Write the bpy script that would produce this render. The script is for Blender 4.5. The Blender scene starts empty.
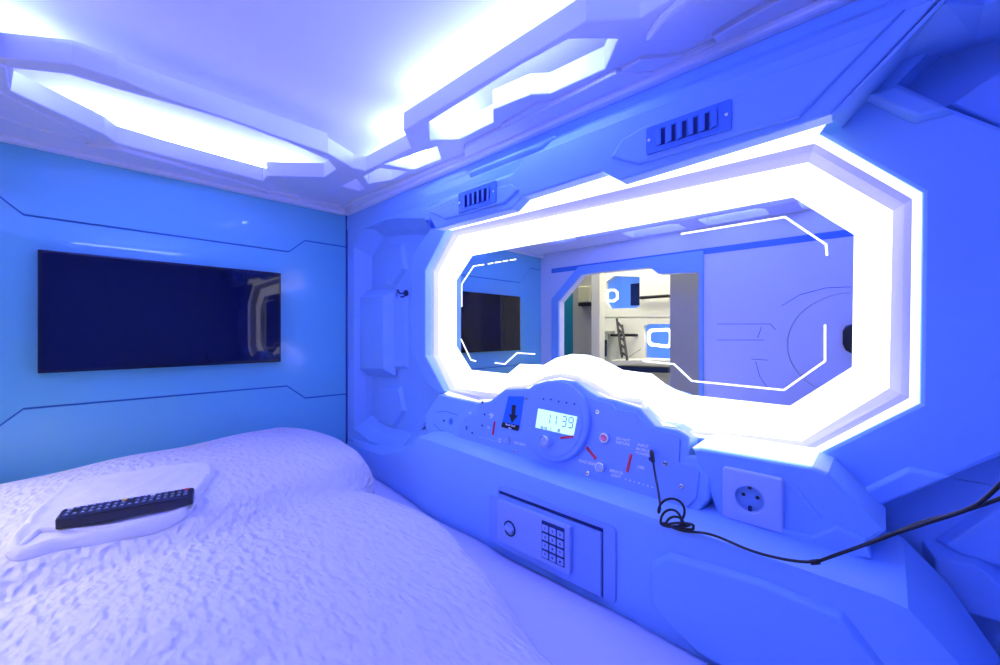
import bpy, bmesh, math, random
from mathutils import Vector, Matrix

SC = bpy.context.scene
COL = SC.collection
# ------------------------------------------------------------------ camera
F = 405.0            # focal length in pixels of the 1000 x 665 frame
EZ = 0.62            # eye height above the pod floor
FWD = Vector((0.7258, 0.6882, 0)).normalized()
RIGHT = Vector((FWD.y, -FWD.x, 0))
cam_d = bpy.data.cameras.new('camera')
cam_d.sensor_width = 36.0
cam_d.lens = F/1000*36.0
cam_d.clip_start = 0.01
cam_o = bpy.data.objects.new('camera', cam_d)
cam_o.location = (0, 0, EZ)
cam_o.rotation_euler = (math.pi/2, 0, math.atan2(FWD.y, FWD.x) - math.pi/2)
COL.objects.link(cam_o)
SC.camera = cam_o
# ------------------------------------------------------------------ world + exposure
SC.view_settings.view_transform = 'Standard'
SC.view_settings.look = 'None'
SC.view_settings.gamma = 1.0
SC.view_settings.use_curve_mapping = False
SC.view_settings.exposure = 0.22
w = bpy.data.worlds.new('world'); SC.world = w; w.use_nodes = True
w.node_tree.nodes['Background'].inputs[0].default_value = (0.02, 0.05, 0.3, 1)
w.node_tree.nodes['Background'].inputs[1].default_value = 0.3
BLUE_LED = (0.118, 0.158, 1.0)
COVE_POWER = 128.0
RING_POWER = 1.6

# ------------------------------------------------------------------ materials
def mat(name, col, rough=0.5, metal=0.0, emit=None, es=1.0, bump=None, spec=0.5, coat=0.0, var=0.0):
    m = bpy.data.materials.new(name); m.use_nodes = True
    nt = m.node_tree; b = nt.nodes['Principled BSDF']
    b.inputs['Base Color'].default_value = (*col, 1)
    b.inputs['Roughness'].default_value = rough
    b.inputs['Metallic'].default_value = metal
    b.inputs['Specular IOR Level'].default_value = spec
    b.inputs['Coat Weight'].default_value = coat
    b.inputs['Coat Roughness'].default_value = 0.03
    if emit:
        b.inputs['Emission Color'].default_value = (*emit, 1)
        b.inputs['Emission Strength'].default_value = es
    tc = nt.nodes.new('ShaderNodeTexCoord')
    if var:
        n = nt.nodes.new('ShaderNodeTexNoise'); n.inputs['Scale'].default_value = 9
        mx = nt.nodes.new('ShaderNodeMix'); mx.data_type = 'RGBA'
        mx.inputs['A'].default_value = (*[c*(1-var) for c in col], 1); mx.inputs['B'].default_value = (*col, 1)
        nt.links.new(tc.outputs['Object'], n.inputs['Vector'])
        nt.links.new(n.outputs['Fac'], mx.inputs['Factor']); nt.links.new(mx.outputs['Result'], b.inputs['Base Color'])
    if bump:
        kind, scale, strength, dist = bump
        if kind == 'seersucker':
            mp = nt.nodes.new('ShaderNodeMapping'); mp.inputs['Scale'].default_value = (1.0, 0.55, 1.0)
            mp.inputs['Rotation'].default_value = (0, 0, 0.35)
            nt.links.new(tc.outputs['Object'], mp.inputs['Vector'])
            n0 = nt.nodes.new('ShaderNodeTexNoise'); n0.inputs['Scale'].default_value = scale; n0.inputs['Detail'].default_value = 1
            v = nt.nodes.new('ShaderNodeTexVoronoi'); v.feature = 'SMOOTH_F1'; v.inputs['Scale'].default_value = scale*0.9
            v.inputs['Smoothness'].default_value = 0.6
            ad = nt.nodes.new('ShaderNodeMath'); ad.operation = 'ADD'
            nt.links.new(mp.outputs[0], n0.inputs['Vector']); nt.links.new(mp.outputs[0], v.inputs['Vector'])
            nt.links.new(n0.outputs['Fac'], ad.inputs[0]); nt.links.new(v.outputs['Distance'], ad.inputs[1])
            src = ad.outputs[0]
        else:
            n = nt.nodes.new('ShaderNodeTexNoise'); n.inputs['Scale'].default_value = scale; n.inputs['Detail'].default_value = 4
            nt.links.new(tc.outputs['Object'], n.inputs['Vector']); src = n.outputs['Fac']
        bp = nt.nodes.new('ShaderNodeBump'); bp.inputs['Strength'].default_value = strength; bp.inputs['Distance'].default_value = dist
        nt.links.new(src, bp.inputs['Height']); nt.links.new(bp.outputs[0], b.inputs['Normal'])
    return m

M = {}
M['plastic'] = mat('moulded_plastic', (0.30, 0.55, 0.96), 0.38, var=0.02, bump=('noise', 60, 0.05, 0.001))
M['ceiling'] = mat('ceiling_plastic', (0.88, 0.88, 0.95), 0.35, var=0.02)
M['panel'] = mat('ceiling_panel', (0.88, 0.85, 0.92), 0.6)
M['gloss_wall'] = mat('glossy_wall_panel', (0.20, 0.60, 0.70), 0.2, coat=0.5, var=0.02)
M['groove'] = mat('groove_blue', (0.03, 0.16, 0.5), 0.6)
M['joint'] = mat('dark_joint', (0.03, 0.06, 0.3), 0.6)
M['mirror'] = mat('mirror_glass', (0.86, 0.9, 0.9), 0.0, 1.0)
M['ring'] = mat('ring_diffuser', (0.9, 0.9, 0.9), 0.5, emit=(1.0, 0.96, 0.90), es=RING_POWER)
M['ring_edge'] = mat('ring_edge_light', (0.9, 0.9, 0.9), 0.5, emit=(1.0, 0.98, 1.0), es=1.15)  # ring edge light; also the glow put on hood underside and sill
M['rim'] = mat('ring_rim', (0.70, 0.70, 0.86), 0.4)
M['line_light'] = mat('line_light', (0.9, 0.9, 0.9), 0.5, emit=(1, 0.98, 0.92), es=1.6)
M['led'] = mat('blue_led', (0.5, 0.5, 0.9), 0.5, emit=BLUE_LED, es=COVE_POWER)
M['sheet'] = mat('sheet_cotton', (0.66, 0.68, 0.86), 0.85, bump=('noise', 14, 0.25, 0.01), spec=0.2)
M['duvet'] = mat('seersucker_cotton', (0.76, 0.74, 0.82), 0.9, bump=('seersucker', 85, 0.8, 0.009), spec=0.15)
M['towel'] = mat('towel_cotton', (0.80, 0.78, 0.84), 0.95, bump=('noise', 260, 0.35, 0.002), spec=0.1)
M['tv_black'] = mat('tv_black', (0.004, 0.004, 0.01), 0.2)
M['screen'] = mat('tv_screen', (0.0025, 0.003, 0.022), 0.03, spec=0.5)
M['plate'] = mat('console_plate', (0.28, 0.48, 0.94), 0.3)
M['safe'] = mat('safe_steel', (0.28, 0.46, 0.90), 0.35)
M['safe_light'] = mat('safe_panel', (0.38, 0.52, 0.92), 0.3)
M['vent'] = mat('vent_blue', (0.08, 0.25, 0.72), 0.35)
M['dark_blue'] = mat('dark_blue', (0.01, 0.03, 0.16), 0.5)
M['black'] = mat('black_rubber', (0.006, 0.006, 0.012), 0.45)
M['remote'] = mat('remote_black', (0.008, 0.01, 0.022), 0.35)
M['key'] = mat('remote_key', (0.10, 0.13, 0.25), 0.5)
M['white_key'] = mat('white_key', (0.75, 0.75, 0.85), 0.5)
M['yellow'] = mat('yellow_key', (0.8, 0.5, 0.05), 0.5)
M['red'] = mat('red_paint', (0.80, 0.03, 0.05), 0.5)
M['red_lens'] = mat('red_lens', (0.85, 0.15, 0.25), 0.15)
M['white_ink'] = mat('white_ink', (0.95, 0.95, 0.97), 0.5)
M['metal'] = mat('chrome', (0.75, 0.75, 0.80), 0.22, 0.9)
M['lcd'] = mat('lcd_screen', (0.6, 0.9, 0.85), 0.3, emit=(0.62, 1.0, 0.92), es=0.75)
M['lcd_ink'] = mat('lcd_segments', (0.18, 0.32, 0.34), 0.5)
M['card'] = mat('card_holder_blue', (0.02, 0.20, 0.85), 0.35)
M['socket'] = mat('socket_plastic', (0.52, 0.64, 0.96), 0.3)
M['corridor'] = mat('corridor_white', (0.86, 0.83, 0.74), 0.5)
M['corridor_grey'] = mat('corridor_grey', (0.42, 0.41, 0.38), 0.6)
M['teal'] = mat('teal_panel', (0.01, 0.22, 0.36), 0.4)
M['door'] = mat('door_white', (0.85, 0.86, 0.95), 0.35)
M['corr_lamp'] = mat('corridor_lamp', (1, 1, 1), 0.5, emit=(1.0, 0.95, 0.84), es=9.0)
M['pod_blue'] = mat('pod_glow', (0.15, 0.35, 0.8), 0.5, emit=(0.16, 0.36, 1.0), es=0.55)
M['pod_ring'] = mat('pod_ring', (1, 1, 1), 0.5, emit=(1, 1, 1), es=2.0)
M['box_yellow'] = mat('box_cream', (0.62, 0.60, 0.36), 0.5)

# ------------------------------------------------------------------ object helpers
def link(name, me, m=None, parent=None):
    o = bpy.data.objects.new(name, me); COL.objects.link(o)
    if m is not None and me is not None:
        me.materials.clear(); me.materials.append(M[m])
    if parent is not None: o.parent = parent
    return o
def thing(name, label, cat, loc=(0, 0, 0), group=None):
    o = bpy.data.objects.new(name, None); COL.objects.link(o); o.location = loc
    o.empty_display_size = 0.02
    return tag(o, label, cat, group)
def tag(o, label, cat, group=None):
    o['label'] = label; o['category'] = cat
    if group: o['group'] = group
    return o
def struct(o, kind='structure'):
    o['kind'] = kind; return o
def adopt(o, parent):                       # parent without moving
    if parent is None: return o
    o.parent = parent; o.matrix_parent_inverse = Matrix.Translation(-Vector(parent.location))
    return o

def ray(px, py):
    return FWD*F + RIGHT*(px-500) + Vector((0, 0, 1))*(332.5-py)
EYE = Vector((0, 0, EZ))
class Plane:
    """local (a,b) on the plane, c along the normal towards the viewer"""
    def __init__(s, origin, u, v):
        s.o = Vector(origin); s.u = Vector(u).normalized(); s.v = Vector(v).normalized(); s.n = s.u.cross(s.v)
        s.virtual = None
    def px(s, x, y):
        o = s.o; n = s.n; d = ray(x, y)
        if s.virtual is not None:           # the point is seen in the mirror
            d2 = Vector((-d.x, d.y, d.z)); e = Vector((2*MIRROR_X, 0, EZ))
            t = (o-e).dot(n)/d2.dot(n); p = e+d2*t
        else:
            t = (o-EYE).dot(n)/d.dot(n); p = EYE+d*t
        return ((p-o).dot(s.u), (p-o).dot(s.v))
    def w(s, a, b, c=0): return s.o + s.u*a + s.v*b + s.n*c
    def mat(s, c=0):
        m = Matrix((s.u, s.v, s.n)).transposed().to_4x4(); m.translation = s.o + s.n*c; return m
MIRROR_X = 0.886
def XP(x): return Plane((x, 0, EZ), (0, -1, 0), (0, 0, 1))
def YP(y): return Plane((0, y, EZ), (1, 0, 0), (0, 0, 1))
def CP(z): return Plane((0, 0, EZ+z), (1, 0, 0), (0, -1, 0))
def RP(x, virtual=True):                    # plane facing +X, seen in the mirror
    p = Plane((x, 0, EZ), (0, 1, 0), (0, 0, 1)); p.virtual = virtual or None; return p

from mathutils.geometry import delaunay_2d_cdt
def inset(l, d):
    """shift every edge of the loop to its left by d"""
    out = []; n = len(l)
    for i in range(n):
        p0, p1, p2 = Vector(l[i-1]), Vector(l[i]), Vector(l[(i+1) % n])
        e0 = (p1-p0).normalized(); e1 = (p2-p1).normalized()
        n0 = Vector((-e0.y, e0.x)); n1 = Vector((-e1.y, e1.x)); nn = n0+n1
        nn = nn.normalized() if nn.length > 1e-6 else n0
        k = d/max(0.45, nn.dot(n0)); k = min(k, 0.45*min((p1-p0).length, (p2-p1).length)+1e-6) if nn.dot(n0) < 0.6 else k
        out.append(tuple(p1+nn*k))
    return out
def pip(x, y, poly):
    ins = False
    for i in range(len(poly)):
        x1, y1 = poly[i-1]; x2, y2 = poly[i]
        if (y1 > y) != (y2 > y) and x < (x2-x1)*(y-y1)/(y2-y1)+x1: ins = not ins
    return ins
def fill(outer, holes=(), depth=0.01, bevel=0.0, res=2):
    """plate with holes: outer loop ccw, holes cw; softened front edge"""
    def clean(l):
        r = [l[i] for i in range(len(l)) if (Vector(l[i])-Vector(l[i-1])).length > 1e-5]
        return r
    outer = clean(outer); holes = [clean(h) for h in holes]
    bevel = min(bevel, depth*0.8)
    lev = [(0, -depth/2), (0, depth/2-bevel)]
    if bevel > 0: lev += [(bevel*0.30, depth/2-bevel*0.30), (bevel, depth/2)]
    loops = [outer]+list(holes); vs = []; fs = []; rings = []
    for l in loops:
        n = len(l); base = []
        for o_, z_ in lev:
            q = inset(l, o_) if o_ else l
            base.append(len(vs)); vs += [(x, y, z_) for x, y in q]
        rings.append(base)
        for k in range(len(lev)-1):
            for i in range(n):
                j = (i+1) % n; fs.append((base[k]+i, base[k]+j, base[k+1]+j, base[k+1]+i))
    for k, flip in ((-1, False), (0, True)):
        pts = []; edges = []; idx = []
        for l, b in zip(loops, rings):
            n = len(l); s0 = len(pts)
            for i in range(n): pts.append(Vector(vs[b[k]+i][:2])); idx.append(b[k]+i)
            edges += [(s0+i, s0+(i+1) % n) for i in range(n)]
        r = delaunay_2d_cdt(pts, edges, [], 0, 1e-7)
        lp = []; s0 = 0
        for l in loops: lp.append([tuple(p) for p in pts[s0:s0+len(l)]]); s0 += len(l)
        vmap = []
        for vi, orig in enumerate(r[3]):
            if orig: vmap.append(idx[orig[0]])
            else: vmap.append(len(vs)); vs.append((r[0][vi].x, r[0][vi].y, lev[k][1]))
        for f in r[2]:
            c = sum((r[0][v] for v in f), Vector((0, 0)))/len(f)
            if pip(c.x, c.y, lp[0]) and not any(pip(c.x, c.y, h) for h in lp[1:]):
                q = [vmap[v] for v in f]
                fs.append(tuple(reversed(q)) if flip else tuple(q))
    me = bpy.data.meshes.new('plate'); me.from_pydata(vs, [], fs); me.update()
    return me
def area(l): return sum(l[i-1][0]*l[i][1]-l[i][0]*l[i-1][1] for i in range(len(l)))/2
def ccw(l): return list(l) if area(l) > 0 else list(reversed(l))
def prism(name, plane, outer, m, parent=None, c=0.0, depth=0.01, bevel=0.0, holes=(), px=True, res=2):
    """outline on the plane; front face at height c above it, depth going back"""
    if px:
        outer = [plane.px(*p) for p in outer]; holes = [[plane.px(*p) for p in h] for h in holes]
    outer = ccw(outer); holes = [list(reversed(ccw(h))) for h in holes]
    me = fill(outer, holes, depth, bevel, res)
    me.transform(plane.mat(c-depth/2))
    o = link(name, me, m)
    return adopt(o, parent)
def rect(a0, b0, a1, b1, r=0.0, n=4):
    if r <= 0: return [(a0, b0), (a1, b0), (a1, b1), (a0, b1)]
    out = []
    for cx, cy, s in ((a1-r, b0+r, -90), (a1-r, b1-r, 0), (a0+r, b1-r, 90), (a0+r, b0+r, 180)):
        for i in range(n+1):
            t = math.radians(s+90*i/n); out.append((cx+r*math.cos(t), cy+r*math.sin(t)))
    return out
def disc(a, b, r, n=40, ry=None):
    ry = ry or r
    return [(a+r*math.cos(2*math.pi*i/n), b+ry*math.sin(2*math.pi*i/n)) for i in range(n)]
def mesh(name, verts, faces, m, parent=None, smooth=False):
    me = bpy.data.meshes.new(name); me.from_pydata([tuple(v) for v in verts], [], faces)
    bm = bmesh.new(); bm.from_mesh(me); bmesh.ops.recalc_face_normals(bm, faces=bm.faces); bm.to_mesh(me); bm.free()
    if smooth:
        for p in me.polygons: p.use_smooth = True
    me.update()
    return adopt(link(name, me, m), parent)
def loft(name, loops, m, parent=None, closed=True):
    n = len(loops[0]); vs = [v for l in loops for v in l]; fs = []
    for k in range(len(loops)-1):
        for i in range(n if closed else n-1):
            j = (i+1) % n; fs.append((k*n+i, k*n+j, (k+1)*n+j, (k+1)*n+i))
    return mesh(name, vs, fs, m, parent)
def box(name, x0, x1, y0, y1, z0, z1, m, parent=None, bevel=0.0):
    me = bpy.data.meshes.new(name); bm = bmesh.new()
    bmesh.ops.create_cube(bm, size=1)
    for v in bm.verts: v.co = Vector(((x0+x1)/2+v.co.x*(x1-x0), (y0+y1)/2+v.co.y*(y1-y0), EZ+(z0+z1)/2+v.co.z*(z1-z0)))
    if bevel: bmesh.ops.bevel(bm, geom=bm.edges[:], offset=bevel, segments=2, profile=0.7, affect='EDGES')
    bm.to_mesh(me); bm.free()
    return adopt(link(name, me, m), parent)
def tube(name, pts, r, m, parent=None, cyc=False, smooth=True, kind='NURBS'):
    cu = bpy.data.curves.new('t', 'CURVE'); cu.dimensions = '3D'
    sp = cu.splines.new(kind); sp.points.add(len(pts)-1)
    for p, q in zip(sp.points, pts): p.co = (*q, 1)
    sp.use_cyclic_u = cyc
    if kind == 'NURBS': sp.order_u = 3; sp.use_endpoint_u = not cyc; sp.resolution_u = 5
    cu.bevel_depth = r; cu.bevel_resolution = 3; cu.use_fill_caps = True
    tmp = bpy.data.objects.new('t', cu); COL.objects.link(tmp)
    dg = bpy.context.evaluated_depsgraph_get(); dg.update()
    me = bpy.data.meshes.new_from_object(tmp.evaluated_get(dg))
    bpy.data.objects.remove(tmp); bpy.data.curves.remove(cu)
    return adopt(link(name, me, m), parent)
def text(name, s, plane, a, b, c, size, m, parent, shear=0.0, align='CENTER', rot=0.0):
    cu = bpy.data.curves.new('t', 'FONT'); cu.body = s; cu.size = size*1.1; cu.offset = size*0.035; cu.extrude = 0.0002; cu.align_x = align; cu.align_y = 'CENTER'
    tmp = bpy.data.objects.new('t', cu); COL.objects.link(tmp)
    dg = bpy.context.evaluated_depsgraph_get(); dg.update()
    me = bpy.data.meshes.new_from_object(tmp.evaluated_get(dg))
    bpy.data.objects.remove(tmp); bpy.data.curves.remove(cu)
    me.transform(plane.mat(c) @ Matrix.Translation((a, b, 0)) @ Matrix.Rotation(rot, 4, 'Z'))
    return adopt(link(name, me, m), parent)
def strip_line(pts, w):
    """2D outline of a polyline with width w (mitred)"""
    L, R = [], []
    for i, p in enumerate(pts):
        p = Vector(p)
        d0 = (p-Vector(pts[i-1])).normalized() if i > 0 else None
        d1 = (Vector(pts[i+1])-p).normalized() if i < len(pts)-1 else None
        d = ((d0 or d1)+(d1 or d0)).normalized(); n = Vector((-d.y, d.x))
        k = 1/max(0.4, n.dot(Vector((-(d1 or d0).y, (d1 or d0).x))))
        L.append(tuple(p+n*w/2*k)); R.append(tuple(p-n*w/2*k))
    return L+R[::-1]

# ================================================================== SETTING
YB = 1.60; XR = 0.775; XL = -0.298; YF = -0.52; ZJ = 0.478; ZM = -0.474
floor = struct(box('floor', XL-0.05, 0.97, YF-0.05, YB+0.05, -EZ-0.02, -EZ, 'plastic'))
# ---- back wall with grooves
pb = YP(YB)
wall_back = struct(box('wall_back', XL-0.05, 0.97, YB+0.004, YB+0.04, -EZ, 0.70, 'groove'))
def bx(x, y): return pb.px(x, y)
U = [bx(23.5, 214.8), bx(288.7, 251.8), bx(305, 240.6), bx(346, 247)]
Lw = [bx(23.5, 408.8), bx(287, 386), bx(305, 398), bx(346, 394)]
uL = (XL, U[0][1]+0.075); lL = (XL, Lw[0][1]-0.075)
uX = (XL+0.0, 0); g = 0.0024
U0 = [(-0.19, U[0][1]+0.10), U[0], U[1], U[2], (XR+0.0, U[3][1])]
L0 = [(-0.19, Lw[0][1]-0.10), Lw[0], Lw[1], Lw[2], (XR+0.0, Lw[3][1])]
def off(l, d): return [(a, b+d) for a, b in l]
def offp(l, d): return [(a, b+d) for a, b in l]
XE = XR-0.004
for nm, poly in (('upper_panel', [(XL, ZJ+0.03), (XL, U0[0][1]+g)]+offp(U0, g)[:-1]+[(XE, U0[-1][1]+g), (XE, ZJ+0.03)]),
                 ('middle_panel', [(XL, U0[0][1]-g)]+offp(U0, -g)[:-1]+[(XE, U0[-1][1]-g), (XE, L0[-1][1]+g)]+offp(L0, g)[:-1][::-1]+[(XL, L0[0][1]+g)]),
                 ('lower_panel', [(XL, L0[0][1]-g)]+offp(L0, -g)[:-1]+[(XE, L0[-1][1]-g), (XE, -EZ+0.02), (XL, -EZ+0.02)])):
    prism(nm, pb, poly, 'gloss_wall', wall_back, 0.0, 0.004, 0.0006, px=False)

# ---- right wall : backing, shell, alcoves, skirt, hood
XF = 0.83
wall_right = struct(box('wall_right', 0.905, 0.935, YF-0.05, YB+0.02, -EZ, 0.70, 'plastic'))
WR = wall_right
pf = XP(XF)
# outlines of the ring, matched point by point: outer edge, diffuser outer edge, glass
O0 = [(425.6,270.6),(447,228),(818,134),(921.6,193),(919,403),(814,455),(692,436),(676,427),(655,424),(640,409),(612,400),(595,394),(580,385),(560,380),(540,384),(524,391),(506,393),(490,402),(474,404),(443,393),(425.6,355)]
O2 = [(439,272),(458.7,236),(808,162.5),(892.7,211),(889,388),(802,441),(693,429),(657,419),(648,412),(643,399),(615,395),(597,384),(580,376),(562,373),(545,376),(530,384),(508,386),(500,393),(486,392),(455.7,388),(439,355)]
MI = [(456,280),(472,255.6),(793,197),(854,234.6),(852,367),(790,406),(690,395),(676,390),(665,384),(652,374),(622.5,370),(601.5,359),(588,355),(572,354),(556,358),(544,365),(520,364),(508,374),(490,372),(471,370),(456,346)]
# front shell: a plate with the ring opening
def fr(l): return [pf.px(*p) for p in l]
shell = fr([(430,228),(412,256),(411,350),(427,385),(423,400),(419,440)]) + \
        [(-0.80, -0.34), (-0.30, -0.35)] + fr([(869,586),(869,540),(886,532),(875.7,508.6),(1000,457)]) + \
        [(0.30, -0.04), (0.30, 0.16)] + fr([(1000,126),(948,106),(897,82),(948,31),(1000,12)]) + [(0.30, 0.41), (0.05, 0.41), (-0.95, 0.37)]
shell[6] = (fr([(419,440)])[0][0], -0.34)
shell[7] = (fr([(869,586)])[0][0], -0.345)
prism('front_shell', pf, shell, 'plastic', WR, 0, 0.075, 0.006, holes=[fr(O0)], px=False)
# near alcove (foot end): flange round the corner, niche back and raised column
pc = XP(XR)
def pcx(l, P=pc): return [P.px(*p) for p in l]
niche = [(354,247),(366,223),(398,219),(424,219),(428,240),(430,300),(430,385),(421,418),(398,451),(370,441),(354,428)]
nq = pcx([p for p in niche if p not in ((428,240),(430,300),(430,385))])      # left contour, open towards the mirror
k0 = nq[3:]+nq[:3]
top_n = pcx([(424,219),(398,219),(366,223),(354,247),(354,428),(370,441),(398,451),(421,430)])
prism('alcove_rim', pc, [(-0.94, 0.50), (-YB, 0.50), (-YB, -0.60), (-0.94, -0.60)]+top_n[::-1], 'plastic', WR, 0, 0.02, 0.004, px=False)
def loops_world(px_l, P, grow=0):
    return [P.w(*P.px(*p)) for p in px_l]
pn = XP(0.80)
n1 = pcx(niche)
cx_, cy_ = sum(p[0] for p in n1)/len(n1), sum(p[1] for p in n1)/len(n1)
def shrink(l, k, c=None):
    c = c or (sum(p[0] for p in l)/len(l), sum(p[1] for p in l)/len(l))
    return [(c[0]+(p[0]-c[0])*k, c[1]+(p[1]-c[1])*k) for p in l]
cc0 = (-1.22, cy_)
top_c = top_n
L1 = [pc.w(a, b, -0.002) for a, b in top_c]
L2 = [pc.w(a, b, -0.040) for a, b in shrink(top_c, 0.93, cc0)]
L3 = [pc.w(a, b, -0.060) for a, b in shrink(top_c, 0.88, cc0)]
loft('alcove_side', [L1, L2, L3], 'plastic', WR, closed=False)
box('alcove_back', 0.834, 0.845, 1.13, YB-0.01, -0.60, 0.49, 'plastic', WR)
# raised column inside the alcove with chamfered ends
def frustum(name, P, front, grow, c0, c1, m, parent):
    a = ccw([P.px(*p) for p in front]) if not isinstance(front[0][0], float) or abs(front[0][0]) > 5 else ccw(front)
    c = (sum(p[0] for p in a)/len(a), sum(p[1] for p in a)/len(a))
    outer = []
    n = len(a)
    for i in range(n):
        p0, p1, p2 = Vector(a[i-1]), Vector(a[i]), Vector(a[(i+1) % n])
        e0 = (p1-p0).normalized(); e1 = (p2-p1).normalized()
        n0 = Vector((e0.y, -e0.x)); n1_ = Vector((e1.y, -e1.x)); nn = (n0+n1_).normalized()
        outer.append(tuple(p1+nn*grow/max(0.5, nn.dot(n0))))
    vs = [P.w(x, y, c1) for x, y in a]+[P.w(x, y, c0) for x, y in outer]
    fs = [tuple(range(n))]+[(i, (i+1) % n, n+(i+1) % n, n+i) for i in range(n)]
    o = mesh(name, vs, fs, m, parent)
    bv = o.modifiers.new('soft_edges', 'BEVEL'); bv.width = 0.003; bv.segments = 2; bv.limit_method = 'ANGLE'
    return o
pcol = XP(0.792)
frustum('alcove_column', pcol, [(360,297),(383,297),(383,369),(360,369)], 0.03, -0.035, 0, 'plastic', WR)
pcol2 = XP(0.822)
frustum('alcove_panel', pcol2, [(391,300),(404,299),(404,366),(391,367)], 0.012, -0.012, 0, 'plastic', WR)
frustum('alcove_panel', pcol2, [(384,247),(400,246),(403,268),(392,284),(386,280)], 0.012, -0.012, 0, 'plastic', WR)
frustum('alcove_panel', pcol2, [(378,392),(398,390),(402,410),(392,426),(378,420)], 0.012, -0.012, 0, 'plastic', WR)
prism('ring_housing', XP(0.806), [(431,228),(412,256),(411,350),(427,385),(440,394),(444,391),(425,355.5),(425,270),(446,229)], 'plastic', WR, 0, 0.024, 0.004)
# head end alcove behind the wing
box('wing_recess', 0.89, 0.905, YF, 0.16, -0.60, -0.215, 'plastic', WR)
box('wing_recess', 0.89, 0.905, YF, 0.16, 0.315, 0.50, 'plastic', WR)
box('wing_recess', 0.89, 0.905, YF, -0.055, -0.214, 0.314, 'plastic', WR)
pw = XP(0.86)
frustum('wing_pad', pw, [(935.7,558),(978,566),(1010,596),(1010,625),(960,612),(936,586)], 0.012, -0.03, 0, 'plastic', WR)
frustum('wing_pad', pw, [(948,548),(1010,505),(1010,572),(962,558)], 0.008, -0.03, -0.012, 'plastic', WR)
frustum('wing_pad', pw, [(984,80),(1012,66),(1012,130),(950,104)], 0.008, -0.03, 0, 'plastic', WR)
frustum('wing_ledge', XP(XF-0.016), [(868.6,94),(897,86),(946,108),(918,115)], 0.006, -0.016, 0, 'plastic', WR)
# small raised wedge under the wing and ribs on the shell
frustum('wing_plate', XP(XF-0.010), [(858,495),(910,470),(947,478),(878,506)], 0.003, -0.010, 0, 'plastic', WR)
# lower right lip: plate carrying the power socket
lip = [(692,449),(700,448),(812,467),(828,473),(886,532),(866,545),(838,532),(812,548),(720,522),(712,500)]
prism('socket_mount', XP(0.728), lip, 'plastic', WR, 0, 0.10, 0.005)
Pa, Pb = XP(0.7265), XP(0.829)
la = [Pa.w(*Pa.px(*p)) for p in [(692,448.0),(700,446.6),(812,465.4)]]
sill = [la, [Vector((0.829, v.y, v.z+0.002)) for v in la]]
prism('mount_rib', XP(0.7275), [(790,486),(797,487),(822,518),(816,519)], 'plastic', WR, 0.0015, 0.003, 0.001)
prism('mount_step', XP(0.722), [(731,526),(742,519),(812,536),(836,526),(866,540),(872,560),(830,556),(740,540)], 'plastic', WR, 0, 0.02, 0.004)
# ---- skirt by the mattress: stations along Y  (y, bottom x, top x, top z, back x)
st = [(1.598,.772,.772,-.44,.776),(1.40,.725,.728,-.425,.83),(1.22,.696,.705,-.405,.83),(1.07,.680,.688,-.36,.83),(1.00,.672,.672,-.325,.83),
      (.945,.664,.658,-.29,.83),(.90,.658,.650,-.283,.83),(.70,.654,.650,-.288,.83),(.45,.650,.650,-.295,.83),(.20,.648,.650,-.300,.83),(0.0,.648,.650,-.306,.83),(-.020,.648,.650,-.310,.83),(-.062,.648,.652,-.355,.83),(-.125,.648,.660,-.462,.83),(YF,.648,.660,-.463,.83)]
loopsS = []
for y, xb, xt, zt, xk in st:
    loopsS.append([Vector((xb, y, EZ-0.60)), Vector((xb, y, EZ+ZM)), Vector((xt, y, EZ+zt-0.016)), Vector((xt+0.004, y, EZ+zt-0.005)), Vector((xt+0.016, y, EZ+zt)), Vector((xk, y, EZ+zt+0.012))])
sk = loft('lower_skirt', loopsS, 'plastic', WR, closed=False)
for p in sk.data.polygons: p.use_smooth = True
bpy.context.view_layer.update()
es = sk.modifiers.new('edge', 'EDGE_SPLIT'); es.split_angle = math.radians(32)
ps = XP(0.649)
frustum('skirt_panel', ps, [(672,556),(656,564),(655,602),(671,622),(700,650),(800,705),(905,700),(840,615),(762,583)], 0.006, 0.0, 0.009, 'plastic', WR)
# ---- hood (eyebrow) above the mirror
ph = XP(0.715)
hood = [(435.5,229),(511,209),(522,197),(601.6,171.5),(619.6,180.5),(831,114),(938,3)]
hb = [ph.px(*p) for p in hood]
hb = [(a, b) for a, b in hb]
ztop = 0.405
hood_poly = hb[:-1]+[(0.052, ztop), (-0.60, ztop), (-0.64, ztop-0.03), (-0.985, ztop-0.04)]
prism('vent_hood', ph, hood_poly, 'plastic', WR, 0, 0.03, 0.004, px=False)
# cornice between hood and ceiling
cs = [(YF, .0), (-0.09, .0), (-0.055, 1), (0.58, 1), (0.66, 0.25), (1.0, 0.1), (1.12, .0), (YB-0.002, .0)]
lp = []
for y, k in cs:
    x0 = 0.772-(0.772-0.722)*k
    lp.append([Vector((0.84, y, EZ+ztop-0.01)), Vector((x0+0.004, y, EZ+ztop-0.008*k)), Vector((x0+0.012*k, y, EZ+ztop+0.022)), Vector((0.772, y, EZ+0.455)), Vector((0.774, y, EZ+0.49))])
loft('cornice', lp, 'plastic', WR, closed=False)
prism('cornice_rib', Plane((0.736, 0, EZ+0.425), (0, -1, 0), (0.65, 0, 0.76)), [(-0.80, -0.012), (-0.56, -0.012), (-0.53, 0.004), (-0.53, 0.012), (-0.56, 0.004), (-0.80, 0.004)], 'plastic', WR, 0.010, 0.014, 0.006, px=False)
prism('hood_plate', ph, [(612,158),(622,140),(646,126),(735,97),(748,92),(762,76),(812,60),(870,38),(905,10),(800,118),(640,165)], 'plastic', WR, 0.006, 0.009, 0.0045)
prism('hood_plate', ph, [(452,203),(457,198),(512,184),(520,190),(505,204),(446,220),(430,212)], 'plastic', WR, 0.006, 0.009, 0.0045)
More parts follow.
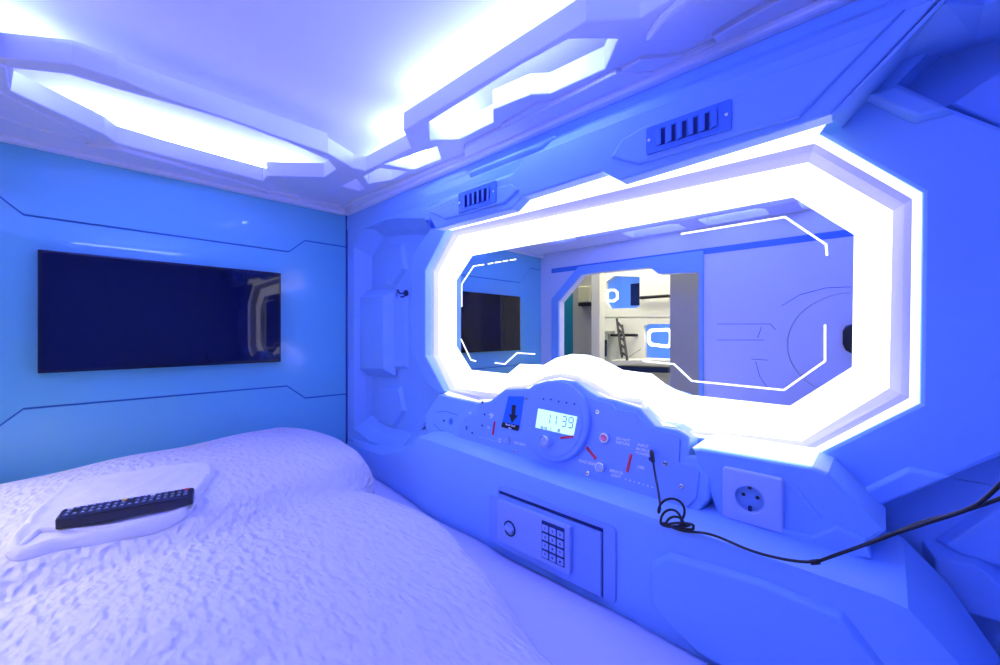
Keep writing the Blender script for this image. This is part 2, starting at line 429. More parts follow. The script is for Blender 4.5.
# slanted strut at the right end of the hood
Ph1, Ph2 = XP(0.716), XP(0.829)
loft('hood_strut', [wl0 for wl0 in ([Ph1.w(*Ph1.px(*p)) for p in [(831,114.5),(938,3),(975,-34)]], [Ph1.w(*Ph1.px(*p)) for p in [(833,116.5),(941,5),(978,-34)]], [Ph2.w(*Ph2.px(*p)) for p in [(842,128),(955,3),(990,-38)]], [Ph2.w(*Ph2.px(*p)) for p in [(843,140),(975,3),(1010,-38)]])], 'plastic', WR, closed=False)
# dark joint line in the corner
box('corner_joint', XR-0.006, XR+0.01, YB-0.004, YB+0.002, -0.60, ZJ, 'joint', WR)

# ---- left wall, seen in the mirror: entrance opening, sliding door, header
pl = RP(XL)
opening = [(560,396),(559.6,302),(582,275),(596,272.6),(651,267.7),(659,274),(695,272.6),(697,400)]
op = [pl.px(*p) for p in opening]
op[0] = (op[1][0], -0.42); op[-1] = (op[-2][0]-0.02, -0.42); op[-2] = (op[-2][0]-0.02, op[-2][1])
wall_left = struct(prism('wall_left', pl, [(YF, -EZ), (YB+0.03, -EZ), (YB+0.03, 0.60), (YF, 0.60)], 'door', None, 0, 0.05, 0.004, holes=[op], px=False))
prism('opening_frame', pl, [(op[1][0]+.055, -0.44), (op[1][0]+.055, op[1][1]+.02), (op[2][0]+.02, op[2][1]+.05), (op[-2][0]-0.02, op[2][1]+.05), (op[-2][0]-0.02, -0.44)], 'plastic', wall_left, 0.012, 0.012, 0.003, holes=[op], px=False)
prism('header_band', pl, [(YF, 0.372), (op[1][0]+.06, 0.372), (op[1][0]+.06, 0.40), (YF, 0.40)], 'vent', wall_left, 0.003, 0.004, px=False)
door = struct(thing('door_1', 'white sliding door', 'door')); del door['label']; del door['category']
yd0 = op[-2][0]-0.022
panel = [(YF+0.02, -0.44), (yd0-0.03, -0.44), (yd0-0.03, pl.px(717,302)[1]), (yd0-0.0, pl.px(699,286)[1]), (yd0-0.02, 0.355), (YF+0.02, 0.355)]
dc = (0.09, -0.05)
prism('door_panel', pl, panel, 'door', door, 0.008, 0.008, 0.001, holes=[disc(dc[0], dc[1], 0.205, 56)], px=False)
prism('door_roundel', pl, disc(dc[0], dc[1], 0.202, 56), 'door', door, 0.008, 0.006, 0.001, px=False)
def dl(pts, wd=0.003): return strip_line(pts, wd)
for pts in ([pl.px(717,324), pl.px(771,324), pl.px(776,330)], [pl.px(717,340), pl.px(764,340)], [pl.px(762,327), pl.px(758,338)],
            [pl.px(782,306), pl.px(800,295), pl.px(826,288), pl.px(851,287)], [pl.px(752,359), pl.px(768,360)], [pl.px(756,361), pl.px(760,376), pl.px(768,388)]):
    prism('door_groove', pl, dl(pts, 0.0022), 'groove', door, 0.0088, 0.001, px=False)
prism('door_handle', pl, [pl.px(*p) for p in [(843,331),(846,326),(853,324),(862,326),(862,352),(853,354),(846,350),(843,344)]], 'black', door, 0.03, 0.022, 0.006, px=False)
# wall behind the viewer
wall_front = struct(box('wall_front', XL-0.05, 0.97, YF-0.05, YF, -EZ, 0.60, 'plastic'))

# ---- ceiling: panel above, moulded frame with bays
ZC = 0.50; ZT = 0.545; ZP = 0.605
ceiling = struct(box('ceiling', XL-0.05, 0.97, YF-0.05, YB+0.04, ZP, ZP+0.03, 'panel'))
pz = CP(ZC)
def cz(l): return [pz.px(*p) for p in l]
inner_r = cz([(640,18),(586,21.6),(403.6,131),(411,148.7),(366,171),(353,168)])
inner_b = cz([(328,153.5),(296.8,143),(232.6,120),(160,95.8),(117,78),(72,64),(0,57)])
MX = (XL+0.775)/2
left_in = [(-0.10, -1.10), (-0.10, -0.42), (-0.135, -0.33), (-0.135, 0.30), (0.0, 0.40), (0.48, 0.40)]
inner = inner_r+inner_b+left_in[1:]
inner = inner + [(0.60, 0.30)]
bay_back = cz([(14.4,68.8),(70.3,75),(117,89.5),(160,101),(226,120),(290,143.5),(328,160),(335.7,169.4),(324,177),(267,176),(263,181),(160,154.7),(116,142.7),(104.6,134.6),(10.8,91)])
bay_right = cz([(429,122.6),(430,140.7),(460,139.5),(493,122.7),(493,110),(530,95),(550,94),(604.4,69.7),(617.6,39.7),(568.4,39.7),(520,66)])
h1 = cz([(341.6,186.6),(356,179.4),(364.7,188.4),(360,191)])
h2 = cz([(364,176.7),(379.5,168.5),(408,171.8),(392,180),(368.7,184)])
h3 = cz([(384,164.5),(415.6,154),(437,147),(441,159.5),(415,169.4),(410,169.4)])
bay_right2 = [(0.62, 0.08), (0.66, -0.10), (0.72, -0.06), (0.72, 0.22), (0.66, 0.26)]
def lb(y0, y1): return [(-0.125, -y1), (-0.125, -y0), (-0.155, -y0+0.03), (-0.27, -y0+0.03), (-0.27, -y1+0.02), (-0.15, -y1+0.02)]
bays_left = [lb(-0.02, 0.26), lb(0.38, 0.62), lb(0.72, 0.98)]
outer_c = [(XL-0.0, -YB-0.01), (0.80, -YB-0.01), (0.80, -YF), (XL, -YF)]
prism('ceiling_frame', pz, outer_c, 'ceiling', ceiling, 0, ZT-ZC, 0.003, holes=[inner, bay_back, bay_right, h1, h2, h3]+bays_left, px=False)
wy = [(-0.0, 1.165), (0.46, 1.165)]
box('light_blocker', 0.03, 0.50, 1.155, 1.159, ZT-0.004, 0.570, 'ceiling', ceiling)  # unseen riser added to keep back strip light off the opening's panel
box('bay_liner', XL+0.005, 0.76, 1.56, 1.598, ZT-0.002, ZP-0.001, 'panel', ceiling)
# lower outer step of the frame along the right wall (notched edge) and along the back wall
pz2 = CP(ZC-0.011)
step_edge = [pz2.px(*p) for p in [(347,205),(362,199),(400,184),(464,157),(464,150),(467,147),(616,74),(656,73),(716,43),(712,38),(745,20),(790,-5)]]
prism('right_step', pz2, [(0.80, -1.50)]+[(a, max(b, -1.50)) for a, b in step_edge]+[(step_edge[-1][0], -YF-0.01), (0.80, -YF-0.01)], 'ceiling', ceiling, 0, 0.011, 0.003, px=False)
pz3 = CP(ZJ-0.002)
prism('right_rail', pz3, [(0.755, -YB+0.005), (0.80, -YB+0.005), (0.80, -YF-0.01), (0.755, -YF-0.01)], 'ceiling', ceiling, 0, 0.024, 0.006, px=False)
be = [pz2.px(*p) for p in [(-60,112),(0,118),(40,131),(78,138),(86,147),(118,150),(200,172),(262,190),(275,196),(310,203),(340,207)]]
prism('back_step', pz2, [(XL, -YB+0.0)]+be+[(0.74, -YB+0.0)], 'ceiling', ceiling, 0, 0.011, 0.003, px=False)
prism('back_rail', pz3, [(XL, -YB-0.005), (0.76, -YB-0.005), (0.76, -YB+0.022), (XL, -YB+0.022)], 'ceiling', ceiling, 0, 0.024, 0.006, px=False)
# raised ledges: bevelled lips around the bays
def lip_on(pts, wd, h, name='bay_lip', c=0.0):
    l = [pz.px(*p) for p in pts]
    prism(name, pz, strip_line(l, wd), 'ceiling', ceiling, h, h+0.002, 0.003, px=False)
lip_on([(-2,62),(2,84)], 0.02, 0.006)
prism('corner_block', pz, cz([(646,34),(704,35),(710,27),(780,-20),(700,-20),(660,14)]), 'ceiling', ceiling, 0.014, 0.016, 0.005, px=False)

prism('frame_plate', pz, cz([(497,134),(490,142),(496,145),(512,138),(620,82),(655,79),(700,58),(690,52),(640,56),(618,70),(560,99),(537,102),(503,122)]), 'ceiling', ceiling, 0.007, 0.009, 0.003, px=False)
prism('frame_plate', pz, cz([(128,150),(258,188),(300,196),(296,202),(240,192),(118,158)]), 'ceiling', ceiling, 0.008, 0.010, 0.004, px=False)
prism('frame_plate', pz, cz([(-20,84),(4,92),(90,136),(84,142),(30,128),(-20,116)]), 'ceiling', ceiling, 0.006, 0.008, 0.003, px=False)
# cove lights lying on top of the frame
def led(label, p0, p1, z=ZT+0.012, r=0.006):
    t = thing('led_strip', label, 'light strip', ((p0[0]+p1[0])/2, (p0[1]+p1[1])/2, EZ+z), 'blue cove light strips')
    tube('light_tube', [(p0[0], p0[1], EZ+z), (p1[0], p1[1], EZ+z)], r, 'led', t, kind='POLY')
    tube('mounting_rail', [(p0[0], p0[1], EZ+ZT+0.002), (p1[0], p1[1], EZ+ZT+0.002)], 0.003, 'ceiling', t, kind='POLY')
led('cove light strip hidden above the back bay of the ceiling frame', (-0.02, 1.525), (0.60, 1.525))
led('cove light strip hidden above the outer edge of the right ceiling bay', (0.738, 0.80), (0.738, 1.30), r=0.004)
led('cove light strip behind the long right lip of the ceiling opening', (0.600, 0.40), (0.600, 0.86))
led('cove light strip at the far right corner of the ceiling opening', (0.655, 0.96), (0.655, 1.10))
led('cove light strip at the far left end of the ceiling opening', (-0.28, 1.24), (-0.03, 1.24))
led('cove light strip above the door side of the ceiling frame', (-0.26, -0.3), (-0.26, 1.0))
led('cove light strip above the head end of the ceiling frame', (0.0, -0.47), (0.6, -0.47))

# ================================================================== MIRROR WITH RING LIGHT
P0 = XP(XF+0.001); P1 = XP(XF+0.004); P2 = XP(0.775); P3 = XP(0.872); PM_ = XP(MIRROR_X)
def wl(P, l): return [P.w(*P.px(*p)) for p in l]
def mix(a, b, t): return [(x0+(x1-x0)*t, y0+(y1-y0)*t) for (x0, y0), (x1, y1) in zip(a, b)]
mirror = thing('illuminated_mirror', 'large octagonal wall mirror framed by a glowing white ring', 'mirror', (MIRROR_X, 0.5, EZ+0.05))
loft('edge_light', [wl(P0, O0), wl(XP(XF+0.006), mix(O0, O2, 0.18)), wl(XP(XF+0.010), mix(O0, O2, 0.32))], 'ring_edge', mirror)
loft('rim', [wl(XP(XF+0.010), mix(O0, O2, 0.32)), wl(XP(0.85), mix(O0, O2, 0.60)), wl(P3, O2)], 'rim', mirror)
loft('light_ring', [wl(P3, O2), wl(XP(0.879), mix(O2, MI, 0.5)), wl(XP(MIRROR_X-0.001), MI)], 'ring', mirror)
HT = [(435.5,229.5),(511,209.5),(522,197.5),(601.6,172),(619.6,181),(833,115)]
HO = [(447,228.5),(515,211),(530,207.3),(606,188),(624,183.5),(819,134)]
loft('hood_glow', [wl(XP(0.720), HT), wl(XP(XF), HO)], 'ring_edge', mirror, closed=False)  # hood underside, no lamp: ring light on it added as emission
loft('sill_glow', sill, 'ring_edge', mirror, closed=False)  # top of the socket lip; its brightness from the ring is added emission
gl = [PM_.px(*p) for p in MI]
prism('glass', PM_, shrink(gl, 1.0), 'mirror', mirror, 0, 0.006, px=False)
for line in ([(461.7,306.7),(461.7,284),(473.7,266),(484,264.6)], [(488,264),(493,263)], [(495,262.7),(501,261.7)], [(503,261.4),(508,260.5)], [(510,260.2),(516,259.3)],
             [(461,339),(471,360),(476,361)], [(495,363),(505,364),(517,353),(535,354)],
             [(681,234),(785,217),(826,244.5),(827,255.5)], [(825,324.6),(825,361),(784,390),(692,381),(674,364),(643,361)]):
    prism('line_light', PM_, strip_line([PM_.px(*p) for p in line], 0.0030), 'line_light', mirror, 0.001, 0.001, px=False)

# ================================================================== CONSOLE
ct = Plane((0.712, 0, EZ-0.30), (0, -1, 0), (0.20, 0, 0.98))
console = thing('control_console', 'moulded wall control console with a round clock gauge and red pointers', 'control panel', (0.72, 0.55, EZ-0.25))
plate = [(465,446),(459,440),(459,428),(465,417),(477,414),(478.6,403.6),(495,402),(507,391.6),(534,390),(545,386),(588,397.5),(612,404),(616,409),(636.4,412.6),(647,427.6),(675.5,435),(680,439.7),(679,462),(693.5,466.7),(699.5,472.7),(696.5,498),(687.5,507),(669.5,504)]
body = [(467,455),(458,447),(453,436),(453,424),(460,413),(471,409),(474,403),(489,400.5),(504,389),(528,388),(533,384),(545,380.5),(560,379),(575,381),(588,391),(597,396),(613,399.5),(639,408),(654,425.5),(678,430),(689,437),(688,455),(703,461),(711,470),(708,500),(694,517),(669,511)]
prism('console_body', ct, body, 'plastic', console, -0.003, 0.045, 0.004)
prism('side_pod', ct, [(437,394),(478,403),(470,412),(458,424),(456,440),(462,452),(424,434),(423.5,415)], 'plastic', console, -0.006, 0.045, 0.004)
prism('console_plate', ct, plate, 'plate', console, 0.001, 0.004, 0.001)
def cp(x, y): return ct.px(x, y)
def cdisc(name, x, y, r, m, c, d, bev=0.0005, par=console, n=28):
    a, b = cp(x, y); return prism(name, ct, disc(a, b, r, n), m, par, c, d, bev, px=False)
# gauge
ga, gb = cp(557, 420.5)
GR = 0.086
gauge = prism('gauge_housing', ct, disc(ga, gb, GR, 64), 'plate', console, 0.014, 0.016, 0.003, px=False)
prism('gauge_face', ct, disc(ga-0.002, gb-0.002, GR*0.88, 64), 'plate', gauge, 0.0165, 0.004, 0.0015, px=False)
gp = Plane(ct.w(0, 0, 0.0165), ct.u, ct.v)
lcd = prism('clock_screen', gp, [(538.5,408.5),(577.5,416.8),(573.5,436),(535.5,427.5)], 'lcd', gauge, 0.0008, 0.001)
def gtext(s, x, y, size, m, par, P=gp, c=0.0012, rot=0.0, shear=0):
    a, b = P.px(x, y); return text('lettering', s, P, a, b, c, size, m, par, rot=rot)
# seven-segment digits
SEG = {'1': 'bc', '3': 'abgcd', '9': 'abcdfg'}
def digit(ch, a, b, h, P, par):
    w_ = h*0.5; t = h*0.12; hs = {'a': (0, h, w_, h), 'b': (w_, h, w_, h/2), 'c': (w_, h/2, w_, 0), 'd': (0, 0, w_, 0), 'f': (0, h, 0, h/2), 'g': (0, h/2, w_, h/2)}
    vs = []; fs = []
    for s in SEG[ch]:
        x0, y0, x1, y1 = hs[s]; k = 0.05*h
        if x0 == x1: y0 -= k; y1 += k; q = [(x0-t/2, y0), (x0+t/2, y0), (x0+t/2, y1), (x0-t/2, y1)]
        else: x0 += k; x1 -= k; q = [(x0, y0-t/2), (x1, y0-t/2), (x1, y0+t/2), (x0, y0+t/2)]
        i = len(vs); vs += [P.w(a+x, b+y, 0.0012) for x, y in q]; fs.append((i, i+1, i+2, i+3))
    mesh('clock_digit', vs, fs, 'lcd_ink', par)
sa, sb = gp.px(547.5, 422)
for k, ch in enumerate('1139'):
    digit(ch, sa+0.017*k+(0.004 if k > 1 else -0.004), sb-0.003, 0.021, gp, lcd)
a0, b0 = gp.px(541, 426.5)
text('lettering', 'Io m   l      lII', gp, a0, b0-0.001, 0.0012, 0.009, 'lcd_ink', lcd, align='LEFT')
for x, y in ((543.5,399),(551,399.5),(558.8,401.5),(566.5,402.8),(574.5,404)):
    a, b = gp.px(x, y); prism('sensor_hole', gp, disc(a, b, 0.0022, 12), 'dark_blue', gauge, 0.0004, 0.001, px=False)
a, b = gp.px(548.5, 441)
knob = prism('clock_knob', gp, disc(a, b, 0.0115, 32), 'metal', gauge, 0.02, 0.02, 0.002, px=False)
prism('knob_cap', gp, disc(a, b, 0.008, 24), 'safe_light', knob, 0.0206, 0.001, px=False)
def needle(x0, y0, x1, y1, wd, P=ct, c=0.003, par=console):
    p = P.px(x0, y0); q = P.px(x1, y1)
    return prism('red_pointer', P, strip_line([p, q], wd), 'red', par, c, 0.0018, 0.0004, px=False)
needle(560.5, 438, 573.5, 436.5, 0.005, gp, 0.0018, gauge)
needle(587, 447, 596.5, 459, 0.0055)
needle(631.5, 454, 627.5, 472, 0.0055)
needle(495.3, 421.5, 493.2, 435, 0.0055)
# buttons, knobs and screws
def ring_button(name, x, y, r, m0, m1, h):
    a, b = cp(x, y)
    k = prism(name, ct, disc(a, b, r, 32), m0, console, h, h, 0.0015, px=False)
    prism('button_cap', ct, disc(a, b, r*0.68, 24), m1, k, h+0.0012, 0.002, 0.0008, px=False)
ring_button('push_button', 606, 438, 0.0100, 'metal', 'red_lens', 0.010)
ring_button('dimmer_knob', 602.5, 467, 0.0100, 'metal', 'safe_light', 0.014)
ring_button('dimmer_knob', 508.5, 440.5, 0.0085, 'metal', 'safe_light', 0.010)
ring_button('push_button', 466.5, 427.8, 0.005, 'dark_blue', 'plate', 0.003)
for x, y in ((598,412),(588,473.5),(665.5,463.5),(681.5,486.5),(515,451.5),(527,399),(483,402.5)):
    a, b = cp(x, y); s_ = prism('screw', ct, disc(a, b, 0.0048, 16), 'metal', console, 0.003, 0.003, 0.001, px=False)
    prism('screw_slot', ct, [(a-0.003, b-0.0006), (a+0.003, b-0.0006), (a+0.003, b+0.0006), (a-0.003, b+0.0006)], 'dark_blue', s_, 0.0034, 0.001, px=False)
for x, y in ((485,414.5),(482.5,425.5),(472.5,433)):
    cdisc('jack_hole', x, y, 0.0028, 'dark_blue', 0.0016, 0.001, 0)
cdisc('jack_hole', 651, 459, 0.004, 'dark_blue', 0.0016, 0.001, 0)
sp = Plane(ct.w(0, 0, -0.006), ct.u, ct.v)
for x, y, r in ((444,420.7,0.0035),(451,421.5,0.009),(458.5,425,0.0045)):
    a, b = sp.px(x, y); prism('speaker_hole', sp, disc(a, b, r, 20), 'dark_blue' if r < 0.006 else 'vent', console, 0.0006, 0.001, px=False)
prism('side_pod_groove', sp, strip_line([sp.px(*p) for p in [(436,412),(446,411.5),(458,415)]], 0.0015), 'groove', console, 0.0006, 0.001, px=False)
prism('side_pod_groove', sp, strip_line([sp.px(*p) for p in [(434,424),(440,430),(455,435)]], 0.0015), 'groove', console, 0.0006, 0.001, px=False)
# card holder
ch_ = prism('card_holder', ct, [(509,396),(524.5,396.5),(519.5,430),(502,426)], 'card', console, 0.003, 0.003, 0.001)
cpn = Plane(ct.w(0, 0, 0.003), ct.u, ct.v)
prism('arrow', cpn, [(512,405),(516,405),(515.2,415),(518,415.5),(512,423),(509,414),(511.6,414.5)], 'black', ch_, 0.0006, 0.001)
lb = prism('card_label', cpn, [(502.5,422),(519.5,425.5),(518,431),(501.5,427)], 'black', ch_, 0.0008, 0.001)
al, bl = cpn.px(510.5, 425.2); text('lettering', 'Room Card', cpn, al, bl, 0.0012, 0.0058, 'white_ink', lb, rot=-0.02)
al, bl = cpn.px(510.2, 428.2); text('lettering', 'Slot', cpn, al, bl, 0.0012, 0.0055, 'white_ink', lb, rot=-0.02)
def ct_text(s, x, y, size, **k):
    a, b = cp(x, y); text('lettering', s, ct, a, b, 0.0014, size, 'white_ink', console, **k)
ct_text('DC', 470.5, 413.2, 0.0065)
ct_text('USB', 489, 427.8, 0.0055)
ct_text('ON\nOFF', 500, 440.5, 0.0055)
ct_text('TOP LIGHT', 520, 443.8, 0.0065)
ct_text('READ LIGHT', 588, 462.8, 0.0068)
ct_text('DO NOT\nDISTURB', 623.2, 441.5, 0.0065)
ct_text('INPUT\nMOBILE\nPOWER', 643, 450, 0.0068)
ct_text('USB', 641, 467.5, 0.0068)
ct_text('MIRROR\nLIGHT', 616.5, 474, 0.0068)
prism('bluetooth_arrow', ct, [(488.5,414.5),(494,415.3),(491.5,418.6),(490,417.6),(492,416.2)], 'white_ink', console, 0.0016, 0.001)
prism('bluetooth_arrow', ct, [(489,415),(492,413),(494.5,415.4),(492.2,414.6)], 'white_ink', console, 0.0016, 0.001)
for i in range(7):
    x = 626+4.4*i; y = 479+1.35*i; cdisc('level_dot', x, y, 0.0014+0.0003*(i % 2), 'white_ink', 0.0016, 0.0008, 0, n=10)
for i in range(7):
    x = 480.5+2.3*i; y = 436.5+0.75*i; cdisc('level_dot', x, y, 0.0010, 'white_ink', 0.0016, 0.0008, 0, n=8)

# ================================================================== SOCKET
psk = XP(0.722)
socket = thing('wall_socket', 'square pale wall power socket with round recess right of the console', 'socket', (0.722, 0.15, EZ-0.26))
sqp = [psk.px(*p) for p in [(723,467),(783.3,477.8),(783.5,535),(722,515.6)]]
sa0 = sum(p[0] for p in sqp)/4; sb0 = sum(p[1] for p in sqp)/4; hs_ = 0.0405
sca, scb = psk.px(749.5, 499)
prism('face_plate', psk, rect(sa0-hs_, sb0-hs_, sa0+hs_, sb0+hs_, 0.005), 'socket', socket, 0.003, 0.010, 0.0025, holes=[disc(sca, scb, 0.0195, 36)], px=False)
prism('recess', psk, disc(sca, scb, 0.0195, 36), 'socket', socket, -0.006, 0.002, px=False)
for dx in (-0.0095, 0.0095): prism('pin_hole', psk, disc(sca+dx, scb+0.003, 0.0028, 14), 'black', socket, -0.0052, 0.001, px=False)
prism('earth_clip', psk, rect(sca-0.002, scb-0.019, sca+0.002, scb-0.012), 'dark_blue', socket, 0.0, 0.006, px=False)
prism('earth_clip', psk, rect(sca-0.002, scb+0.015, sca+0.002, scb+0.019), 'dark_blue', socket, 0.0, 0.006, px=False)

# ================================================================== VENTS
def vent(label, corners):
    P = XP(0.7085)
    t = thing('air_vent', label, 'air vent', tuple(P.w(*P.px(*corners[0]))), 'louvred air vents on the hood')
    q = [P.px(*p) for p in corners]
    a0, a1 = (q[0][0]+q[3][0])/2, (q[1][0]+q[2][0])/2; b0, b1 = (q[2][1]+q[3][1])/2, (q[0][1]+q[1][1])/2
    W = a1-a0; H = b1-b0
    prism('face_plate', P, rect(a0, b0, a1, b1, 0.004), 'vent', t, 0.003, 0.004, 0.001, holes=[rect(a0+W*.13, b0+H*.20, a1-W*.15, b1-H*.20, 0.008)], px=False)
    prism('duct', P, rect(a0+W*.11, b0+H*.16, a1-W*.13, b1-H*.16), 'dark_blue', t, 0.0004, 0.001, px=False)
    n = 6
    for i in range(n):
        a = a0+W*(0.17+0.66*i/(n-1)*0.98)
        vs = []
        w_ = W*0.055
        for (da, c) in ((-w_, 0.001), (-w_*.3, 0.006), (w_*.4, 0.007), (w_*.7, 0.006), (w_*.1, 0.004), (-w_*.6, 0.0005)):
            vs.append((a+da, c))
        m = len(vs)
        V = [P.w(x, b0+H*.21, c) for x, c in vs]+[P.w(x, b1-H*.21, c) for x, c in vs]
        mesh('louvre', V, [tuple(range(m)), tuple(range(2*m-1, m-1, -1))]+[(k, (k+1) % m, m+(k+1) % m, m+k) for k in range(m)], 'vent', t)
    for a in (a0+W*.045, a1-W*.05):
        prism('screw', P, disc(a, (b0+b1)/2, 0.003, 12), 'metal', t, 0.0045, 0.002, 0.0006, px=False)
vent('blue louvred air vent above the middle of the mirror, the nearer of two', [(646.5,128),(732,99.5),(732,130),(646.5,155)])
vent('blue louvred air vent above the far left end of the mirror, the farther of two', [(459,191),(496.5,183),(496.5,203),(459,213)])

# ================================================================== SAFE
pq = XP(0.6490)
safe = thing('safe_box', 'small wall safe with a round dial and numeric keypad set in the skirt', 'safe', (0.649, 0.5, EZ-0.42))
fr_o = [pq.px(*p) for p in [(498,482.7),(615,529),(616,604),(498,545)]]
fa0 = (fr_o[0][0]+fr_o[3][0])/2; fa1 = (fr_o[1][0]+fr_o[2][0])/2
def sq(P, pts, r=0.0):
    q = [P.px(*p) for p in pts]; a0 = (q[0][0]+q[3][0])/2; a1 = (q[1][0]+q[2][0])/2; b1 = (q[0][1]+q[1][1])/2; b0 = (q[2][1]+q[3][1])/2
    return a0, b0, a1, b1
o_ = sq(pq, [(498,482.7),(616.5,529.5),(616.5,605),(498,549)]); o_ = (o_[0], max(o_[1], ZM+0.002), o_[2], o_[3])
i_ = (o_[0]+0.006, o_[1]+0.003, o_[2]-0.024, o_[3]-0.010)
prism('surround', pq, rect(*o_, 0.010), 'safe', safe, 0.004, 0.004, 0.0015, holes=[rect(*i_)], px=False)
prism('cavity', pq, rect(*i_), 'dark_blue', safe, 0.0006, 0.001, px=False)
pd = XP(0.6445)
prism('door', pd, rect(i_[0]+0.001, i_[1]+0.001, i_[2]-0.002, i_[3]-0.007, 0.002), 'safe', safe, 0.004, 0.007, 0.001, px=False)
d_ = sq(XP(0.638), [(489,495.5),(570,524.5),(570,571),(489,546)])
p6 = XP(0.640)
pn_ = prism('lock_panel', p6, rect(*sq(p6, [(489,496),(569.5,527),(569.5,574),(489,543.5)]), 0.003), 'safe', safe, 0.0, 0.006, 0.001, px=False)
p7 = XP(0.631)
l_ = sq(p7, [(497,502),(569.5,524.5),(569.5,570),(497,545)])
lk = prism('control_box', p7, rect(*l_, 0.002), 'safe_light', safe, 0.0, 0.0092, 0.0015, px=False)
da, db = p7.px(509.8, 528.5)
dial = prism('dial', p7, disc(da, db, 0.0155, 40), 'dark_blue', safe, 0.002, 0.002, 0.0005, holes=[disc(da, db, 0.0132, 40)], px=False)
prism('dial_ring', p7, disc(da, db, 0.0162, 40), 'dark_blue', dial, 0.0008, 0.001, holes=[disc(da, db, 0.0150, 40)], px=False)
prism('dial_grip', p7, [(da-0.013, db-0.002), (da+0.011, db-0.006), (da+0.012, db+0.001), (da-0.008, db+0.007)], 'safe_light', dial, 0.008, 0.008, 0.0015, px=False)
k_ = sq(p7, [(542,521),(564.5,527.5),(564.5,567),(542,557.5)])
kp = prism('keypad', p7, rect(*k_), 'dark_blue', safe, 0.001, 0.0012, px=False)
W = k_[2]-k_[0]; H = (k_[3]-k_[1])*0.93
keys = ['1', '2', '3', '4', '5', '6', '7', '8', '9', '*', '0', '#']
for i in range(12):
    r, c = divmod(i, 3)
    a = k_[0]+W*(c+0.5)/3; b = k_[1]+H*(3.5-r)/4
    kk = prism('key', p7, rect(a-W*.135, b-H*.095, a+W*.135, b+H*.095, 0.0008, 2), 'safe_light', kp, 0.0022, 0.0014, 0.0004, px=False)
    text('lettering', keys[i], p7, a, b, 0.0024, 0.0062, 'dark_blue', kk)

# ================================================================== TV
pt = YP(YB-0.028)
tv = thing('television', 'wide flat black television mounted on the pale blue back wall', 'television', (0.22, YB-0.02, EZ+0.05))
q = [pt.px(*p) for p in [(37.5,248.5),(281,273.5),(281,361.5),(37.5,374)]]
tx0 = (q[0][0]+q[3][0])/2; tx1 = (q[1][0]+q[2][0])/2; tz1 = (q[0][1]+q[1][1])/2; tz0 = (q[2][1]+q[3][1])/2
prism('casing', pt, rect(tx0, tz0, tx1, tz1, 0.003), 'tv_black', tv, 0, 0.026, 0.0015, px=False)
prism('screen', pt, rect(tx0+0.006, tz0+0.010, tx1-0.006, tz1-0.006), 'screen', tv, 0.0006, 0.001, px=False)
prism('bezel_lip', pt, rect(tx0+0.001, tz0+0.001, tx1-0.001, tz0+0.009, 0.001), 'tv_black', tv, 0.002, 0.003, 0.0008, px=False)

# ================================================================== HOOK
pk = XP(0.812)
hook = thing('coat_hook', 'tiny dark coat hook in the corner alcove', 'hook', tuple(pk.w(*pk.px(405, 293))))
ha, hb_ = pk.px(406, 293)
prism('back_plate', pk, disc(ha, hb_, 0.011, 20), 'dark_blue', hook, 0.004, 0.006, 0.001, px=False)
tube('arm', [pk.w(ha, hb_, 0.004), pk.w(ha, hb_-0.004, 0.018), pk.w(ha, hb_-0.002, 0.03), pk.w(ha, hb_+0.010, 0.034)], 0.0032, 'dark_blue', hook)
tube('arm', [pk.w(ha, hb_-0.008, 0.004), pk.w(ha, hb_-0.018, 0.014), pk.w(ha, hb_-0.014, 0.022)], 0.0028, 'dark_blue', hook)

# ================================================================== CABLE
def cab(px, py, X): P = XP(X); return P.w(*P.px(px, py))
cable = thing('charging_cable', 'thin black cable plugged into the console, coiled then trailing right', 'cable', tuple(cab(652, 452, 0.71)))
cr = 0.0019
pts = [cab(651.5,452,0.716), cab(651.8,453,0.703), cab(652.5,457,0.700), cab(655,474,0.690), cab(659,494,0.665), cab(660.5,508,0.643)]
tube('plug', [cab(651.5,451.5,0.725), cab(651.5,451.8,0.708), cab(652.4,457,0.700), cab(653,462,0.700)], 0.0036, 'black', cable)
co = []
def loopc(cx, cy, rx, ry, n, X0, X1, a0, a1):
    for i in range(n+1):
        t = math.radians(a0+(a1-a0)*i/n); co.append(cab(cx+rx*math.cos(t), cy-ry*math.sin(t), X0+(X1-X0)*i/n))
loopc(671.5, 511.5, 13.2, 13, 14, 0.641, 0.638, 190, -40)
loopc(672, 522, 11.5, 5, 6, 0.638, 0.640, -40, -170)
loopc(671, 522, 10.5, 12.5, 10, 0.640, 0.636, 170, 0)
loopc(673, 523, 13, 3.5, 6, 0.636, 0.641, -10, -175)
loopc(675, 525, 9, 8.5, 8, 0.641, 0.637, 170, 10)
loopc(676, 524, 15, 3, 6, 0.637, 0.641, -10, -165)
loopc(680, 526, 14, 3.2, 8, 0.641, 0.636, 160, -20)
co += [cab(694,529.5,0.638), cab(684,529,0.641), cab(672,526,0.637)]
tail = [cab(672,527.5,0.636), cab(684,531.5,0.638), cab(705,532.5,0.638), cab(722,538,0.638), cab(750,551,0.638), cab(785,560,0.638), cab(815,563,0.632), cab(832,556,0.63), cab(856,548,0.62), cab(890,535,0.615), cab(930,522,0.61), cab(968,510,0.60), cab(985,500,0.60), cab(1015,470,0.60)]
tube('cord', pts+co+tail, cr, 'black', cable)
tube('return_cord', [cab(822,560,0.630), cab(845,552,0.625), cab(885,538,0.62), cab(925,520,0.615), cab(965,512,0.61), cab(1015,493,0.60)], cr*0.95, 'black', cable)
tube('cable_tie', [cab(811,562.5,0.632), cab(819,561.5,0.630)], 0.0032, 'black', cable, kind='POLY')

